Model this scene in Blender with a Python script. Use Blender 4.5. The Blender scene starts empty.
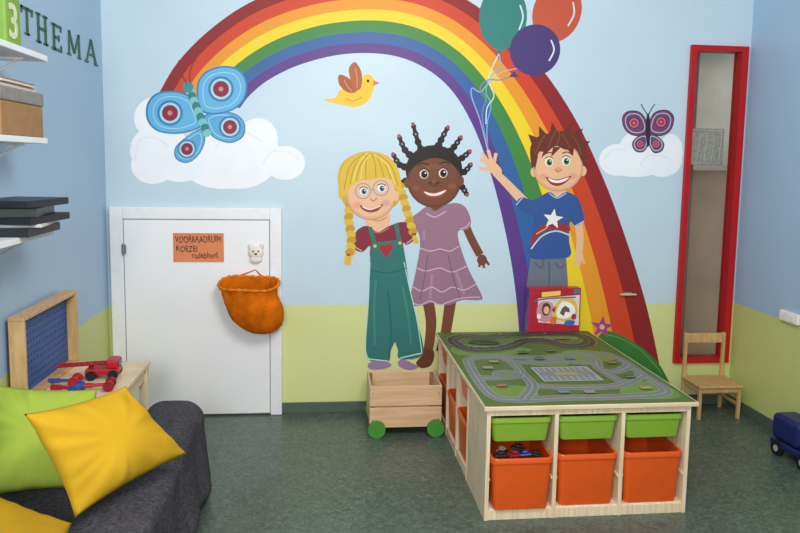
import bpy, bmesh, math, random
from mathutils import Vector, Matrix, Euler, noise
from mathutils.geometry import tessellate_polygon
random.seed(4)
scene=bpy.context.scene
COL=scene.collection
# ------------------------------------------------------------ camera
F=700.0; CX=400.0; CY=235.0; H=1.75
R=(Matrix.Rotation(math.radians(-6.0),3,'Z') @ Matrix.Rotation(math.radians(90-6.0),3,'X') @ Matrix.Rotation(math.radians(0.9),3,'Z'))
cd=bpy.data.cameras.new('camera'); cam=bpy.data.objects.new('camera',cd); COL.objects.link(cam)
cam.matrix_world=Matrix.Translation((0,0,H)) @ R.to_4x4()
cd.sensor_width=36; cd.lens=F/800*36; cd.shift_y=-(266.5-CY)/800; cd.clip_start=0.05
scene.camera=cam
C0=Vector((0,0,H))
def ray(px,py): return R @ Vector(((px-CX)/F,-(py-CY)/F,-1.0))
def PY(px,py,Y):
    d=ray(px,py); return C0+d*(Y/d.y)
def PZ(px,py,z):
    d=ray(px,py); return C0+d*((z-H)/d.z)
def PX(px,py,X):
    d=ray(px,py); return C0+d*(X/d.x)
W=PZ(300,412.5,0).y
XL=PY(109,300,W).x; XR=PY(734,300,W).x
ZG=PY(300,305,W).z
HT=3.3
# ------------------------------------------------------------ materials
def lin(h,a=1.0):
    h=h.lstrip('#'); o=[]
    for i in (0,2,4):
        c=int(h[i:i+2],16)/255
        o.append(c/12.92 if c<=.04045 else ((c+.055)/1.055)**2.4)
    return (*o,a)
_mc={}
def M(hexc,rough=.6,var=.08,scale=20,metal=0,bump=0,bscale=80,spec=.3):
    k=(hexc,rough,var,scale,metal,bump,bscale,spec)
    if k in _mc: return _mc[k]
    m=bpy.data.materials.new('mat_'+hexc.strip('#')); m.use_nodes=True
    nt=m.node_tree; b=nt.nodes['Principled BSDF']
    b.inputs['Roughness'].default_value=rough; b.inputs['Metallic'].default_value=metal
    b.inputs['Specular IOR Level'].default_value=spec
    tc=nt.nodes.new('ShaderNodeTexCoord'); n=nt.nodes.new('ShaderNodeTexNoise'); n.inputs['Scale'].default_value=scale; n.inputs['Detail'].default_value=3
    nt.links.new(tc.outputs['Object'],n.inputs['Vector'])
    r=nt.nodes.new('ShaderNodeValToRGB'); c=lin(hexc)
    r.color_ramp.elements[0].position=.3; r.color_ramp.elements[1].position=.7
    r.color_ramp.elements[0].color=(*[x*(1-var) for x in c[:3]],1); r.color_ramp.elements[1].color=(*[min(1,x*(1+var)) for x in c[:3]],1)
    nt.links.new(n.outputs['Fac'],r.inputs['Fac']); nt.links.new(r.outputs['Color'],b.inputs['Base Color'])
    if bump:
        n2=nt.nodes.new('ShaderNodeTexNoise'); n2.inputs['Scale'].default_value=bscale
        nt.links.new(tc.outputs['Object'],n2.inputs['Vector'])
        bp=nt.nodes.new('ShaderNodeBump'); bp.inputs['Strength'].default_value=bump; bp.inputs['Distance'].default_value=.01
        nt.links.new(n2.outputs['Fac'],bp.inputs['Height']); nt.links.new(bp.outputs['Normal'],b.inputs['Normal'])
    _mc[k]=m; return m
def wood(name,c1,c2,sc=(3,3,40),rough=.5):
    m=bpy.data.materials.new(name); m.use_nodes=True; nt=m.node_tree; b=nt.nodes['Principled BSDF']
    b.inputs['Roughness'].default_value=rough
    tc=nt.nodes.new('ShaderNodeTexCoord'); mp=nt.nodes.new('ShaderNodeMapping'); mp.inputs['Scale'].default_value=sc
    n=nt.nodes.new('ShaderNodeTexNoise'); n.inputs['Scale'].default_value=1.5; n.inputs['Detail'].default_value=6; n.inputs['Distortion'].default_value=.6
    nt.links.new(tc.outputs['Object'],mp.inputs['Vector']); nt.links.new(mp.outputs['Vector'],n.inputs['Vector'])
    r=nt.nodes.new('ShaderNodeValToRGB'); r.color_ramp.elements[0].position=.35; r.color_ramp.elements[1].position=.65
    r.color_ramp.elements[0].color=lin(c1); r.color_ramp.elements[1].color=lin(c2)
    nt.links.new(n.outputs['Fac'],r.inputs['Fac']); nt.links.new(r.outputs['Color'],b.inputs['Base Color'])
    return m
PINE=wood('pine_wood','#dcc199','#ecdabb',(4,4,45))
PINEV=wood('pine_wood_vertical','#dfc59e','#f0e0c3',(45,45,3))
CRATE=wood('crate_wood','#d3ab80','#e2c09a',(2,6,22))
BIRCH=wood('birch_wood','#bf9762','#d3b07a',(30,30,4))
def wallmat(name,blue,green,zg):
    m=bpy.data.materials.new(name); m.use_nodes=True; nt=m.node_tree; b=nt.nodes['Principled BSDF']
    b.inputs['Roughness'].default_value=.42; b.inputs['Specular IOR Level'].default_value=.35
    g=nt.nodes.new('ShaderNodeNewGeometry'); s=nt.nodes.new('ShaderNodeSeparateXYZ'); nt.links.new(g.outputs['Position'],s.inputs[0])
    n=nt.nodes.new('ShaderNodeTexNoise'); n.inputs['Scale'].default_value=9; nt.links.new(g.outputs['Position'],n.inputs['Vector'])
    ma=nt.nodes.new('ShaderNodeMath'); ma.operation='MULTIPLY_ADD'; nt.links.new(n.outputs['Fac'],ma.inputs[0]); ma.inputs[1].default_value=.012; nt.links.new(s.outputs['Z'],ma.inputs[2])
    gt=nt.nodes.new('ShaderNodeMath'); gt.operation='GREATER_THAN'; nt.links.new(ma.outputs[0],gt.inputs[0]); gt.inputs[1].default_value=zg+.006
    n2=nt.nodes.new('ShaderNodeTexNoise'); n2.inputs['Scale'].default_value=1.3; n2.inputs['Detail'].default_value=4; nt.links.new(g.outputs['Position'],n2.inputs['Vector'])
    def ramp(c):
        r=nt.nodes.new('ShaderNodeValToRGB'); l=lin(c); r.color_ramp.elements[0].position=.3; r.color_ramp.elements[1].position=.7
        r.color_ramp.elements[0].color=(*[x*.96 for x in l[:3]],1); r.color_ramp.elements[1].color=(*[min(1,x*1.04) for x in l[:3]],1)
        nt.links.new(n2.outputs['Fac'],r.inputs['Fac']); return r
    a=ramp(green); c=ramp(blue)
    mx=nt.nodes.new('ShaderNodeMix'); mx.data_type='RGBA'
    nt.links.new(gt.outputs[0],mx.inputs['Factor']); nt.links.new(a.outputs['Color'],mx.inputs[6]); nt.links.new(c.outputs['Color'],mx.inputs[7])
    nt.links.new(mx.outputs[2],b.inputs['Base Color'])
    n3=nt.nodes.new('ShaderNodeTexNoise'); n3.inputs['Scale'].default_value=45; nt.links.new(g.outputs['Position'],n3.inputs['Vector'])
    bp=nt.nodes.new('ShaderNodeBump'); bp.inputs['Strength'].default_value=.07; bp.inputs['Distance'].default_value=.01
    nt.links.new(n3.outputs['Fac'],bp.inputs['Height']); nt.links.new(bp.outputs['Normal'],b.inputs['Normal'])
    return m
def floormat():
    m=bpy.data.materials.new('marbled_linoleum'); m.use_nodes=True; nt=m.node_tree; b=nt.nodes['Principled BSDF']
    b.inputs['Roughness'].default_value=.3; b.inputs['Specular IOR Level'].default_value=.42
    g=nt.nodes.new('ShaderNodeTexCoord')
    n=nt.nodes.new('ShaderNodeTexNoise'); n.inputs['Scale'].default_value=34; n.inputs['Detail'].default_value=6; n.inputs['Distortion'].default_value=1.4
    nt.links.new(g.outputs['Object'],n.inputs['Vector'])
    r=nt.nodes.new('ShaderNodeValToRGB'); e=r.color_ramp.elements
    e[0].position=.3; e[0].color=lin('#404b43'); e[1].position=.7; e[1].color=lin('#69766b')
    x=e.new(.5); x.color=lin('#526056')
    nt.links.new(n.outputs['Fac'],r.inputs['Fac'])
    nt.links.new(r.outputs['Color'],b.inputs['Base Color'])
    return m
# ------------------------------------------------------------ mesh helpers
def meta(o,label=None,cat=None,kind=None,group=None):
    if label:o['label']=label
    if cat:o['category']=cat
    if kind:o['kind']=kind
    if group:o['group']=group
    return o
def finish(bm,name,mats,parent=None,smooth=False,label=None,cat=None,kind=None,group=None,base=False,mw=None,recalc=True):
    if recalc: bmesh.ops.recalc_face_normals(bm,faces=bm.faces[:])
    me=bpy.data.meshes.new(name)
    lo=Vector((1e9,)*3); hi=Vector((-1e9,)*3)
    for v in bm.verts:
        for i in range(3):
            lo[i]=min(lo[i],v.co[i]); hi[i]=max(hi[i],v.co[i])
    c=(lo+hi)/2
    if base: c.z=lo.z
    bmesh.ops.translate(bm,verts=bm.verts[:],vec=-c)
    bm.to_mesh(me); bm.free()
    if not isinstance(mats,(list,tuple)): mats=[mats]
    for m in mats: me.materials.append(m)
    if smooth:
        for p in me.polygons: p.use_smooth=True
    o=bpy.data.objects.new(name,me); COL.objects.link(o)
    o.location=c
    if parent: o.parent=parent
    if mw is not None: o.matrix_world=mw @ Matrix.Translation(c)
    return meta(o,label,cat,kind,group)
def root(name,loc,rz=0,label=None,cat=None,group=None):
    o=bpy.data.objects.new(name,None); COL.objects.link(o); o.location=loc; o.rotation_euler=(0,0,rz); o.empty_display_size=.05
    return meta(o,label,cat,None,group)
def bx(bm,x0,x1,y0,y1,z0,z1,bev=0.002,T=None,mi=0,seg=2):
    r=bmesh.ops.create_cube(bm,size=1); vs=r['verts']
    for v in vs:
        v.co=Vector(((x0+x1)/2+v.co.x*(x1-x0),(y0+y1)/2+v.co.y*(y1-y0),(z0+z1)/2+v.co.z*(z1-z0)))
        if T is not None: v.co=T@v.co
    fs=set(f for v in vs for f in v.link_faces)
    for f in fs: f.material_index=mi
    if bev>0:
        es=list(set(e for v in vs for e in v.link_edges))
        rr=bmesh.ops.bevel(bm,geom=es,offset=bev,segments=seg,affect='EDGES',profile=.5,material=mi)
def cyl(bm,p0,p1,r0,r1=None,seg=16,mi=0):
    p0=Vector(p0);p1=Vector(p1); r1=r0 if r1 is None else r1
    d=p1-p0; q=d.to_track_quat('Z','Y').to_matrix().to_4x4()
    r=bmesh.ops.create_cone(bm,cap_ends=True,segments=seg,radius1=r0,radius2=r1,depth=d.length,matrix=Matrix.Translation((p0+p1)/2)@q)
    for f in set(f for v in r['verts'] for f in v.link_faces): f.material_index=mi
def sph(bm,c,r,sc=(1,1,1),mi=0,seg=16):
    rr=bmesh.ops.create_uvsphere(bm,u_segments=seg,v_segments=seg//2+2,radius=r)
    for v in rr['verts']: v.co=Vector((v.co.x*sc[0],v.co.y*sc[1],v.co.z*sc[2]))+Vector(c)
    for f in set(f for v in rr['verts'] for f in v.link_faces): f.material_index=mi
def tube(bm,pts,r,seg=8,closed=False,mi=0):
    pts=[Vector(p) for p in pts]; n=len(pts); rings=[]
    for i,p in enumerate(pts):
        a=pts[(i-1)%n] if (closed or i>0) else p; b=pts[(i+1)%n] if (closed or i<n-1) else p
        t=(b-a).normalized(); up=Vector((0,0,1)) if abs(t.z)<.9 else Vector((1,0,0))
        x=t.cross(up).normalized(); y=x.cross(t)
        rr=r[i] if isinstance(r,(list,tuple)) else r
        rings.append([bm.verts.new(p+(x*math.cos(k*2*math.pi/seg)+y*math.sin(k*2*math.pi/seg))*rr) for k in range(seg)])
    m=n if closed else n-1
    for i in range(m):
        A=rings[i];B=rings[(i+1)%n]
        for k in range(seg):
            f=bm.faces.new((A[k],A[(k+1)%seg],B[(k+1)%seg],B[k])); f.material_index=mi
    if not closed:
        bm.faces.new(rings[0]).material_index=mi; bm.faces.new(rings[-1]).material_index=mi
def rrect(hw,hd,r,z,n=5):
    o=[]
    for cx,cy,a0 in ((hw-r,hd-r,0),(-hw+r,hd-r,90),(-hw+r,-hd+r,180),(hw-r,-hd+r,270)):
        for k in range(n+1):
            a=math.radians(a0+90*k/n); o.append(Vector((cx+r*math.cos(a),cy+r*math.sin(a),z)))
    return o
def loft(bm,loops,cap0=True,cap1=True,mi=0):
    L=[[bm.verts.new(p) for p in l] for l in loops]; n=len(L[0])
    for a,b in zip(L,L[1:]):
        for k in range(n):
            bm.faces.new((a[k],a[(k+1)%n],b[(k+1)%n],b[k])).material_index=mi
    if cap0: bm.faces.new(L[0]).material_index=mi
    if cap1: bm.faces.new(L[-1]).material_index=mi
def catmull(P,closed=True,n=6):
    P=[Vector(p) for p in P]; N=len(P); out=[]
    rng=N if closed else N-1
    for i in range(rng):
        if closed: p0,p1,p2,p3=P[(i-1)%N],P[i],P[(i+1)%N],P[(i+2)%N]
        else: p0,p1,p2,p3=P[max(i-1,0)],P[i],P[i+1],P[min(i+2,N-1)]
        for k in range(n):
            t=k/n
            out.append(.5*((2*p1)+(-p0+p2)*t+(2*p0-5*p1+4*p2-p3)*t*t+(-p0+3*p1-3*p2+p3)*t**3))
    if not closed: out.append(P[-1])
    return out
# ------------------------------------------------------------ flat painting helper
def wallplane(px,py,off):
    p=PY(px,py,W); p.y-=off; return p
class Paint:
    def __init__(s,name,label,cat,plane=wallplane,base=.001,step=.000012,rough=.45):
        s.name=name;s.label=label;s.cat=cat;s.plane=plane;s.off=base;s.step=step;s.parts=[];s.rough=rough;s.cur=None
    def part(s,n):
        s.cur=(n,bmesh.new(),[]); s.parts.append(s.cur); return s
    def _mi(s,h):
        if s.cur is None: s.part(s.name)
        L=s.cur[2]
        if h not in L: L.append(h)
        return L.index(h)
    def poly(s,pts,h):
        mi=s._mi(h); bm=s.cur[1]; s.off+=s.step
        vs=[bm.verts.new(s.plane(p[0],p[1],s.off)) for p in pts]
        for t in tessellate_polygon([[Vector((p[0],p[1],0)) for p in pts]]):
            if len(set(t))==3:
                q=[vs[i] for i in t]
                if bm.faces.get(q) is None: bm.faces.new(q).material_index=mi
    def blob(s,pts,h,n=5): s.poly(catmull([(p[0],p[1]) for p in pts],True,n),h)
    def ell(s,cx,cy,rx,ry,h,rot=0,n=28):
        a=math.radians(rot); ca,sa=math.cos(a),math.sin(a)
        s.poly([(cx+rx*math.cos(t)*ca-ry*math.sin(t)*sa,cy+rx*math.cos(t)*sa+ry*math.sin(t)*ca) for t in [2*math.pi*k/n for k in range(n)]],h)
    def line(s,pts,w,h,smooth=True,closed=False,w1=None):
        P=[Vector((p[0],p[1])) for p in pts]
        if smooth and len(P)>2: P=catmull(P,closed,5)
        mi=s._mi(h); bm=s.cur[1]; s.off+=s.step; n=len(P); rows=[]
        for i,p in enumerate(P):
            a=P[(i-1)%n] if (closed or i>0) else p; b=P[(i+1)%n] if (closed or i<n-1) else p
            t=(b-a); t=t.normalized() if t.length>1e-9 else Vector((1,0)); nn=Vector((-t.y,t.x))
            ww=(w if w1 is None else w+(w1-w)*i/(n-1))/2
            q0=p+nn*ww; q1=p-nn*ww
            rows.append((bm.verts.new(s.plane(q0.x,q0.y,s.off)),bm.verts.new(s.plane(q1.x,q1.y,s.off))))
        for i in range(n if closed else n-1):
            A=rows[i];B=rows[(i+1)%n]
            f=bm.faces.new((A[0],A[1],B[1],B[0])); f.material_index=mi
    def ring(s,cx,cy,rx,ry,w,h):
        s.line([(cx+rx*math.cos(t),cy+ry*math.sin(t)) for t in [2*math.pi*k/22 for k in range(22)]],w,h,False,True)
    def strip(s,A,B,h):
        mi=s._mi(h); bm=s.cur[1]; s.off+=s.step; rows=[(bm.verts.new(s.plane(a.x,a.y,s.off)),bm.verts.new(s.plane(b.x,b.y,s.off))) for a,b in zip(A,B)]
        for a,b in zip(rows,rows[1:]):
            bm.faces.new((a[0],a[1],b[1],b[0])).material_index=mi
    def done(s):
        mats=lambda L:[M(h,s.rough,.025,6) for h in L]
        if len(s.parts)==1:
            n,bm,L=s.parts[0]
            return finish(bm,s.name,mats(L),recalc=False,label=s.label,cat=s.cat)
        lo=Vector((1e9,)*3);hi=-lo
        for n,bm,L in s.parts:
            for v in bm.verts:
                for i in range(3): lo[i]=min(lo[i],v.co[i]);hi[i]=max(hi[i],v.co[i])
        c=Vector(((lo.x+hi.x)/2,W,lo.z))
        r=root(s.name,c,0,s.label,s.cat)
        for n,bm,L in s.parts:
            o=finish(bm,n,mats(L),recalc=False); o.location=o.location-c; o.parent=r
        return r
# ------------------------------------------------------------ room
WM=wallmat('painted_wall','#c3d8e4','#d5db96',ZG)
WML=wallmat('painted_wall_shaded','#a5c1da','#c9d182',ZG)  # same paint as the back wall, side-wall shade mixed into the colours
YF=-1.2
wx0=PY(681.5,200,W).x; wx1=PY(737,200,W).x; wz1=PY(712,46,W).z; wz0=PY(698,362,W).z
bm=bmesh.new()
t=.12
bx(bm,XL-t,wx0+.02,W,W+t,0,HT,0); bx(bm,wx1-.02,XR+t,W,W+t,0,HT,0)
bx(bm,wx0+.02,wx1-.02,W,W+t,0,wz0+.02,0); bx(bm,wx0+.02,wx1-.02,W,W+t,wz1-.02,HT,0)
finish(bm,'wall_back',WM,kind='structure')
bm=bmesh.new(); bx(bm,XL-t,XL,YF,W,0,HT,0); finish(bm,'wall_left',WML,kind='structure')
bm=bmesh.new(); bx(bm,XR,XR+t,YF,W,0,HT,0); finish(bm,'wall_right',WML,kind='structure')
bm=bmesh.new(); bx(bm,XL-t,XR+t,YF,W+1.6,-.1,0,0); finish(bm,'floor',floormat(),kind='structure')
BB=M('#56655a',.5)
zb=.075
bm=bmesh.new(); xdoor1=PY(282,400,W).x; bx(bm,xdoor1,XR,W-.012,W,0,zb,.003); finish(bm,'baseboard_back',BB,kind='structure')
bm=bmesh.new(); bx(bm,XR-.012,XR,YF,W-.012,0,zb,.003); finish(bm,'baseboard_right',BB,kind='structure')
bm=bmesh.new(); bx(bm,XL,XL+.012,YF,W-.012,0,zb,.003); finish(bm,'baseboard_left',BB,kind='structure')
bm=bmesh.new(); bx(bm,XR-1.6,XR+1.0,W+1.6,W+1.7,0,HT,0); finish(bm,'wall_corridor',M('#c3b9ab',.6),kind='structure')
bm=bmesh.new()
bx(bm,wx0+.05,wx0+.21,W+.3,W+.36,0,2.9,.006); bx(bm,wx0+.21,wx0+.25,W+.32,W+.36,0,2.9,.004,mi=1); bx(bm,wx0+.25,wx0+.9,W+.33,W+.36,0,1.72,.004,mi=2); bx(bm,wx0+.25,wx0+.9,W+.33,W+.36,1.76,2.9,.004,mi=3)
finish(bm,'door_corridor',[M('#e0d4c2',.5),M('#857a6e',.5),M('#ab9a88',.4,.1,4),M('#d8d6cc',.4,.1,4)],kind='structure')
# ------------------------------------------------------------ red window
r=root('window_1',((wx0+wx1)/2,W,wz0),0); r['kind']='structure'
RED=M('#b81a20',.35,.05)
fw=.038; cx=(wx0+wx1)/2
bm=bmesh.new()
for (a,b,c,d) in ((wx0,wx0+fw,wz0,wz1),(wx1-fw*1.3,wx1,wz0,wz1),(wx0+fw,wx1-fw*1.3,wz0,wz0+fw),(wx0+fw,wx1-fw*1.3,wz1-fw,wz1)):
    bx(bm,a-cx,b-cx,-.03,.07,c-wz0,d-wz0,.0)
finish(bm,'window_frame',RED,r)
gm=bpy.data.materials.new('window_glass'); gm.use_nodes=True; g=gm.node_tree.nodes['Principled BSDF']; g.inputs['Transmission Weight'].default_value=1; g.inputs['Roughness'].default_value=.02; g.inputs['IOR'].default_value=1.15; g.inputs['Base Color'].default_value=(.94,.93,.9,1)
bm=bmesh.new(); bx(bm,wx0+fw-cx,wx1-fw*1.3-cx,.04,.046,fw,wz1-wz0-fw,0); finish(bm,'window_pane',gm,r)
gz0=PY(706,165,W).z; gz1=PY(706,128,W).z
bm=bmesh.new()
x0_=wx0+fw-cx+.01; x1_=wx1-fw*1.3-cx-.05
bx(bm,x0_,x1_,.052,.055,gz0-wz0,gz1-wz0,0)
for i in range(5):
    x=x0_+.02+i*(x1_-x0_-.05)/4
    cyl(bm,(x,.051,gz0-wz0+.03),(x+.015,.051,gz1-wz0-.03),.003,mi=1,seg=6)
for z_ in (.012,gz1-gz0-.012): cyl(bm,(x0_+.01,.051,gz0-wz0+z_),(x1_-.01,.051,gz0-wz0+z_),.003,mi=1,seg=6)
finish(bm,'window_sticker',[M('#a5a9a4',.5,.25,50),M('#d4d0c4',.5)],r)
# ------------------------------------------------------------ white door
dx0=PY(113,300,W).x; dx1=PY(282,300,W).x; dz=PY(200,207,W).z
bx0=PY(126,300,W).x; bx1=PY(270.5,300,W).x; bz=PY(200,219,W).z
WHT=M('#efeff0',.4,.03)
bm=bmesh.new(); bx(bm,dx0,bx0,W-.04,W,0,dz,.006); bx(bm,bx1,dx1,W-.04,W,0,dz,.006); bx(bm,bx0,bx1,W-.04,W,bz,dz,.006)
finish(bm,'trim_1',WHT,kind='structure')
dr=root('door_1',((bx0+bx1)/2,W,0),0); dr['kind']='structure'
hw=(bx1-bx0)/2
bm=bmesh.new(); bx(bm,-hw+.004,hw-.004,-.03,0,.012,bz-.004,.004); finish(bm,'door_panel',M('#f2f2f4',.38,.02,3),dr)
for z in (.25,bz-.2):
    bm=bmesh.new(); cyl(bm,(-hw+.004,-.045,z-.04),(-hw+.004,-.045,z+.04),.007); bx(bm,-hw-.01,-hw+.02,-.043,-.04,z-.03,z+.03,.001)
    finish(bm,'hinge',M('#9a9a98',.3,.05,metal=.8),dr,label='small metal hinge')
def textmesh(s,size,name,mat,ext=.0006,bold=0):
    cu=bpy.data.curves.new(name,'FONT'); cu.body=s; cu.size=size; cu.extrude=ext; cu.offset=bold; cu.align_x='LEFT'; cu.resolution_u=3
    o=bpy.data.objects.new(name,cu); COL.objects.link(o)
    dg=bpy.context.evaluated_depsgraph_get(); me=bpy.data.meshes.new_from_object(o.evaluated_get(dg))
    bpy.data.objects.remove(o); me.materials.clear(); me.materials.append(mat)
    o=bpy.data.objects.new(name,me); COL.objects.link(o); return o
yd=W-.032
a=PY(173,233,yd); b=PY(224,262,yd)
sx,sw,sh=a.x,b.x-a.x,a.z-b.z
sg=root('paper_sign',(a.x,yd,b.z),0,'orange paper sign with black handwriting taped on the white door','sign')
bm=bmesh.new(); bx(bm,0,sw,-.002,0,0,sh,0); finish(bm,'paper',M('#e0885a',.7,.06,8),sg)
INK=M('#2a2320',.6)
for s,xf,wf,z,sz,tl in (('VOORRAADRUIM',.04,.9,sh-.064,.062,.03),('KOEZEI',.05,.42,sh-.122,.056,-.03),('rodebloed.',.36,.54,.024,.058,.05)):
    o=textmesh(s,sz,'sign_writing',INK,.0005,0); o.parent=sg
    w=max(v.co.x for v in o.data.vertices)
    for v in o.data.vertices: v.co.y+=.004*math.sin(v.co.x*90)+.0015*math.sin(v.co.x*210)
    o.rotation_euler=(math.pi/2,-tl*.6,0); o.scale=(sw*wf/w,1,1); o.location=(xf*sw,-.003,z)
# ------------------------------------------------------------ orange bag on the door
c=PY(249,284,W-.15); 
bg=root('hanging_bag',(c.x,W-.032,PY(251,250,W).z),0,'orange soft fabric pouch with gathered rim hanging on the white door','bag')
lc=Vector((c.x-bg.location.x,c.y-bg.location.y,c.z-bg.location.z))
ORF=M('#d0690f',.95,.3,10,bump=.7,bscale=110,spec=.03)
rw=(PY(280,285,c.y).x-PY(219,285,c.y).x)/2
bm=bmesh.new()
loops=[]
prof=[(0,.97),(-.02,.95),(-.045,.9),(-.08,.9),(-.12,.93),(-.16,.95),(-.2,.93),(-.24,.86),(-.275,.74),(-.305,.56),(-.325,.35),(-.333,.14)]
N=72
def wob(a,z):
    return 1+(.045*math.sin(9*a+z*5)*max(0,1+z*3.5)+.03*math.sin(17*a+1.3-z*9)*max(0,1+z*5)+.10*noise.noise(Vector((math.cos(a)*1.8,math.sin(a)*1.8,z*8))))*min(1,.3-z*10)
def rimz(a): return .035*math.sin(a)+.008*math.sin(3*a+.5)
for z,s in prof:
    l=[]
    for k in range(N):
        a=2*math.pi*k/N; w=wob(a,z)
        l.append(lc+Vector((rw*s*w*math.cos(a)-z*.25*min(1,-z*5+.2),.105*s*w*math.sin(a),z+rimz(a)*max(0,1+z*5))))
    loops.append(l)
inner=[[lc+(p-lc)*.955+Vector((0,0,.002)) for p in l] for l in loops[:8]]
loft(bm,list(reversed(inner))+loops,True,True)
finish(bm,'bag_pouch',ORF,bg,smooth=True)
bm=bmesh.new(); tube(bm,[lc+Vector((rw*.98*math.cos(a),.104*math.sin(a),rimz(a)+.003)) for a in [2*math.pi*k/N for k in range(N)]],[.010+.003*math.sin(k*1.9)+.002*math.sin(k*3.1) for k in range(N)],8,True)
finish(bm,'bag_rim',M('#d97a26',.95,.2,30,bump=.6,bscale=120,spec=.03),bg,smooth=True)
bm=bmesh.new()
for sx_ in (-1,1): tube(bm,[lc+Vector((rw*.7*sx_,.08,.02)),lc+Vector((rw*.35*sx_,.105,.04)),lc+Vector((.03,.122,.075))],.004,6)
finish(bm,'bag_cord',M('#c9651a',.7),bg)
hc=PY(256,258,W-.05)
bm=bmesh.new()
hx=hc.x; hz=hc.z+.025
sph(bm,(hx,W-.050,hz+.012),.045,(1.1,.35,1)); sph(bm,(hx-.038,W-.048,hz+.055),.018,(.8,.5,1.2)); sph(bm,(hx+.038,W-.048,hz+.055),.018,(.8,.5,1.2)); sph(bm,(hx,W-.050,hz-.035),.036,(1.1,.35,.7))
for dx in (-.017,.017): sph(bm,(hx+dx,W-.066,hz+.022),.006,mi=1,seg=8)
sph(bm,(hx,W-.067,hz+.004),.008,(1.4,.6,.8),mi=1,seg=8)
finish(bm,'plush_toy',[M('#e8e2d6',.8,.08,30),M('#6a4a38',.6)],smooth=True,label='small white plush animal hanging on the white door',cat='plush toy')
# ------------------------------------------------------------ MURAL
p=Paint('painted_rainbow','large painted rainbow arching over the pale blue wall','mural rainbow',base=.0002)
OUT=[(158,95),(178,62),(212,28),(255,0),(312,-19),(375,-26),(432,-17),(485,12),(533,58),(573,115),(604,180),(629,248),(648,312),(662,378),(668,408)]
INN=[(240,108),(250,95),(270,79),(302,64),(345,54),(390,55),(425,68),(453,92),(475,130),(492,178),(505,230),(514,280),(519,330),(521,378),(522,408)]
Oc=catmull(OUT,False,5); Ic=catmull(INN,False,5)
fr=[0,.13,.27,.42,.56,.70,.85,1.0]; cols=['#5c3a86','#33629f','#418640','#efd02a','#e8982a','#cf4526','#8e2628']
for i in range(7):
    A=[a+(b-a)*fr[i] for a,b in zip(Ic,Oc)];B=[a+(b-a)*fr[i+1] for a,b in zip(Ic,Oc)]
    p.strip(A,B,cols[i])
p.done()
def cloud(name,label,E,shade):
    p=Paint(name,label,'mural cloud',base=.0003)
    for e in E: p.ell(*e,'#f1f4f8')
    for e in shade: p.line(e,1.4,'#e4eaf1')
    p.done()
cloud('painted_cloud','painted white fluffy cloud behind the blue butterfly',[(160,150,30,26),(153,165,22,19),(158,118,24,22),(180,160,30,22),(238,155,42,34),(258,140,20,22),(285,163,20,17),(225,172,38,17),(205,160,30,20)],
 [[(135,160),(140,140),(155,138),(168,146)],[(215,150),(225,135),(245,132),(262,142)],[(262,165),(272,152),(288,152),(300,160)]])
cloud('painted_cloud','painted white fluffy cloud beside the small pink butterfly',[(618,160,19,16),(640,152,22,22),(662,160,20,17),(671,152,12,18),(636,166,28,11)],
 [[(604,160),(612,150),(625,150)],[(640,165),(650,155),(668,158)]])
p=Paint('painted_butterfly','large painted light blue butterfly with red wing spots','mural butterfly',base=.0005)
dk='#3a7fae'
def wing(pts,fill,rim,dot,dr,ring='#a9d6e8',dc='#8e2438'):
    p.part('butterfly_wing')
    cx=sum(q[0] for q in pts)/len(pts);cy=sum(q[1] for q in pts)/len(pts)
    p.blob(pts,rim); p.blob([(cx+(x-cx)*.93,cy+(y-cy)*.93) for x,y in pts],fill)
    p.line([(cx+(x-cx)*.74,cy+(y-cy)*.74) for x,y in pts],.8,'#a9d6ea',True,True)
    p.ell(dot[0],dot[1],dr*1.6,dr*1.6,rim); p.ell(dot[0],dot[1],dr*1.3,dr*1.3,ring); p.ell(dot[0],dot[1],dr,dr,dc); p.ell(dot[0],dot[1],dr*.3,dr*.3,'#c88a90')
wing([(203,128),(186,137),(175,148),(176,159),(187,163),(198,156),(205,142)],'#5aa9d4',dk,(187,149),6)
wing([(206,127),(214,138),(230,143),(243,137),(245,124),(236,114),(218,111),(204,116)],'#5aa9d4',dk,(230,127),7)
wing([(198,107),(192,97),(176,91),(157,93),(147,104),(147,120),(157,131),(175,134),(192,131),(203,124)],'#63b2dc',dk,(170,113),8)
wing([(198,105),(197,85),(205,72),(222,66),(239,69),(247,82),(245,98),(235,109),(219,114),(204,113)],'#63b2dc',dk,(221,89),8)
p.part('butterfly_body')
for i in range(9):
    t_=i/8; p.ell(190+17*t_,91+42*t_,5.2-abs(t_-.4)*2.5,4.2,'#2f7f8a' if i%2 else '#7cc4bb',65)
p.ell(188,87,5.5,5.5,'#3c8f9c'); p.line([(187,84),(182,74),(180,62)],1.3,'#8a2a2a'); p.line([(190,83),(190,72),(194,60)],1.3,'#8a2a2a'); p.ell(180,62,2,2,'#8a2a2a'); p.ell(194,60,2,2,'#8a2a2a')
p.done()
p=Paint('painted_butterfly','small painted purple-pink butterfly with red spots on the cloud','mural butterfly',base=.0005)
dk='#54304e'
rg='#b98aa0'; rc='#b83848'; fl='#7c4468'
wing([(647,134),(638,136),(632,143),(635,151),(643,152),(648,145)],fl,dk,(640,144),2.6,rg,rc)
wing([(649,134),(657,136),(664,143),(662,151),(654,153),(649,145)],fl,dk,(656,144),2.6,rg,rc)
wing([(647,122),(640,112),(628,111),(622,118),(625,130),(635,136),(647,133)],fl,dk,(634,123),3.6,rg,rc)
wing([(649,122),(655,112),(667,110),(674,117),(671,130),(661,136),(649,133)],fl,dk,(661,122),3.6,rg,rc)
p.part('butterfly_body'); p.ell(648,130,2.4,17,'#3c2236'); p.line([(647,114),(643,108),(641,104)],1,'#3c2236'); p.line([(649,114),(652,108),(655,104)],1,'#3c2236')
p.done()
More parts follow.
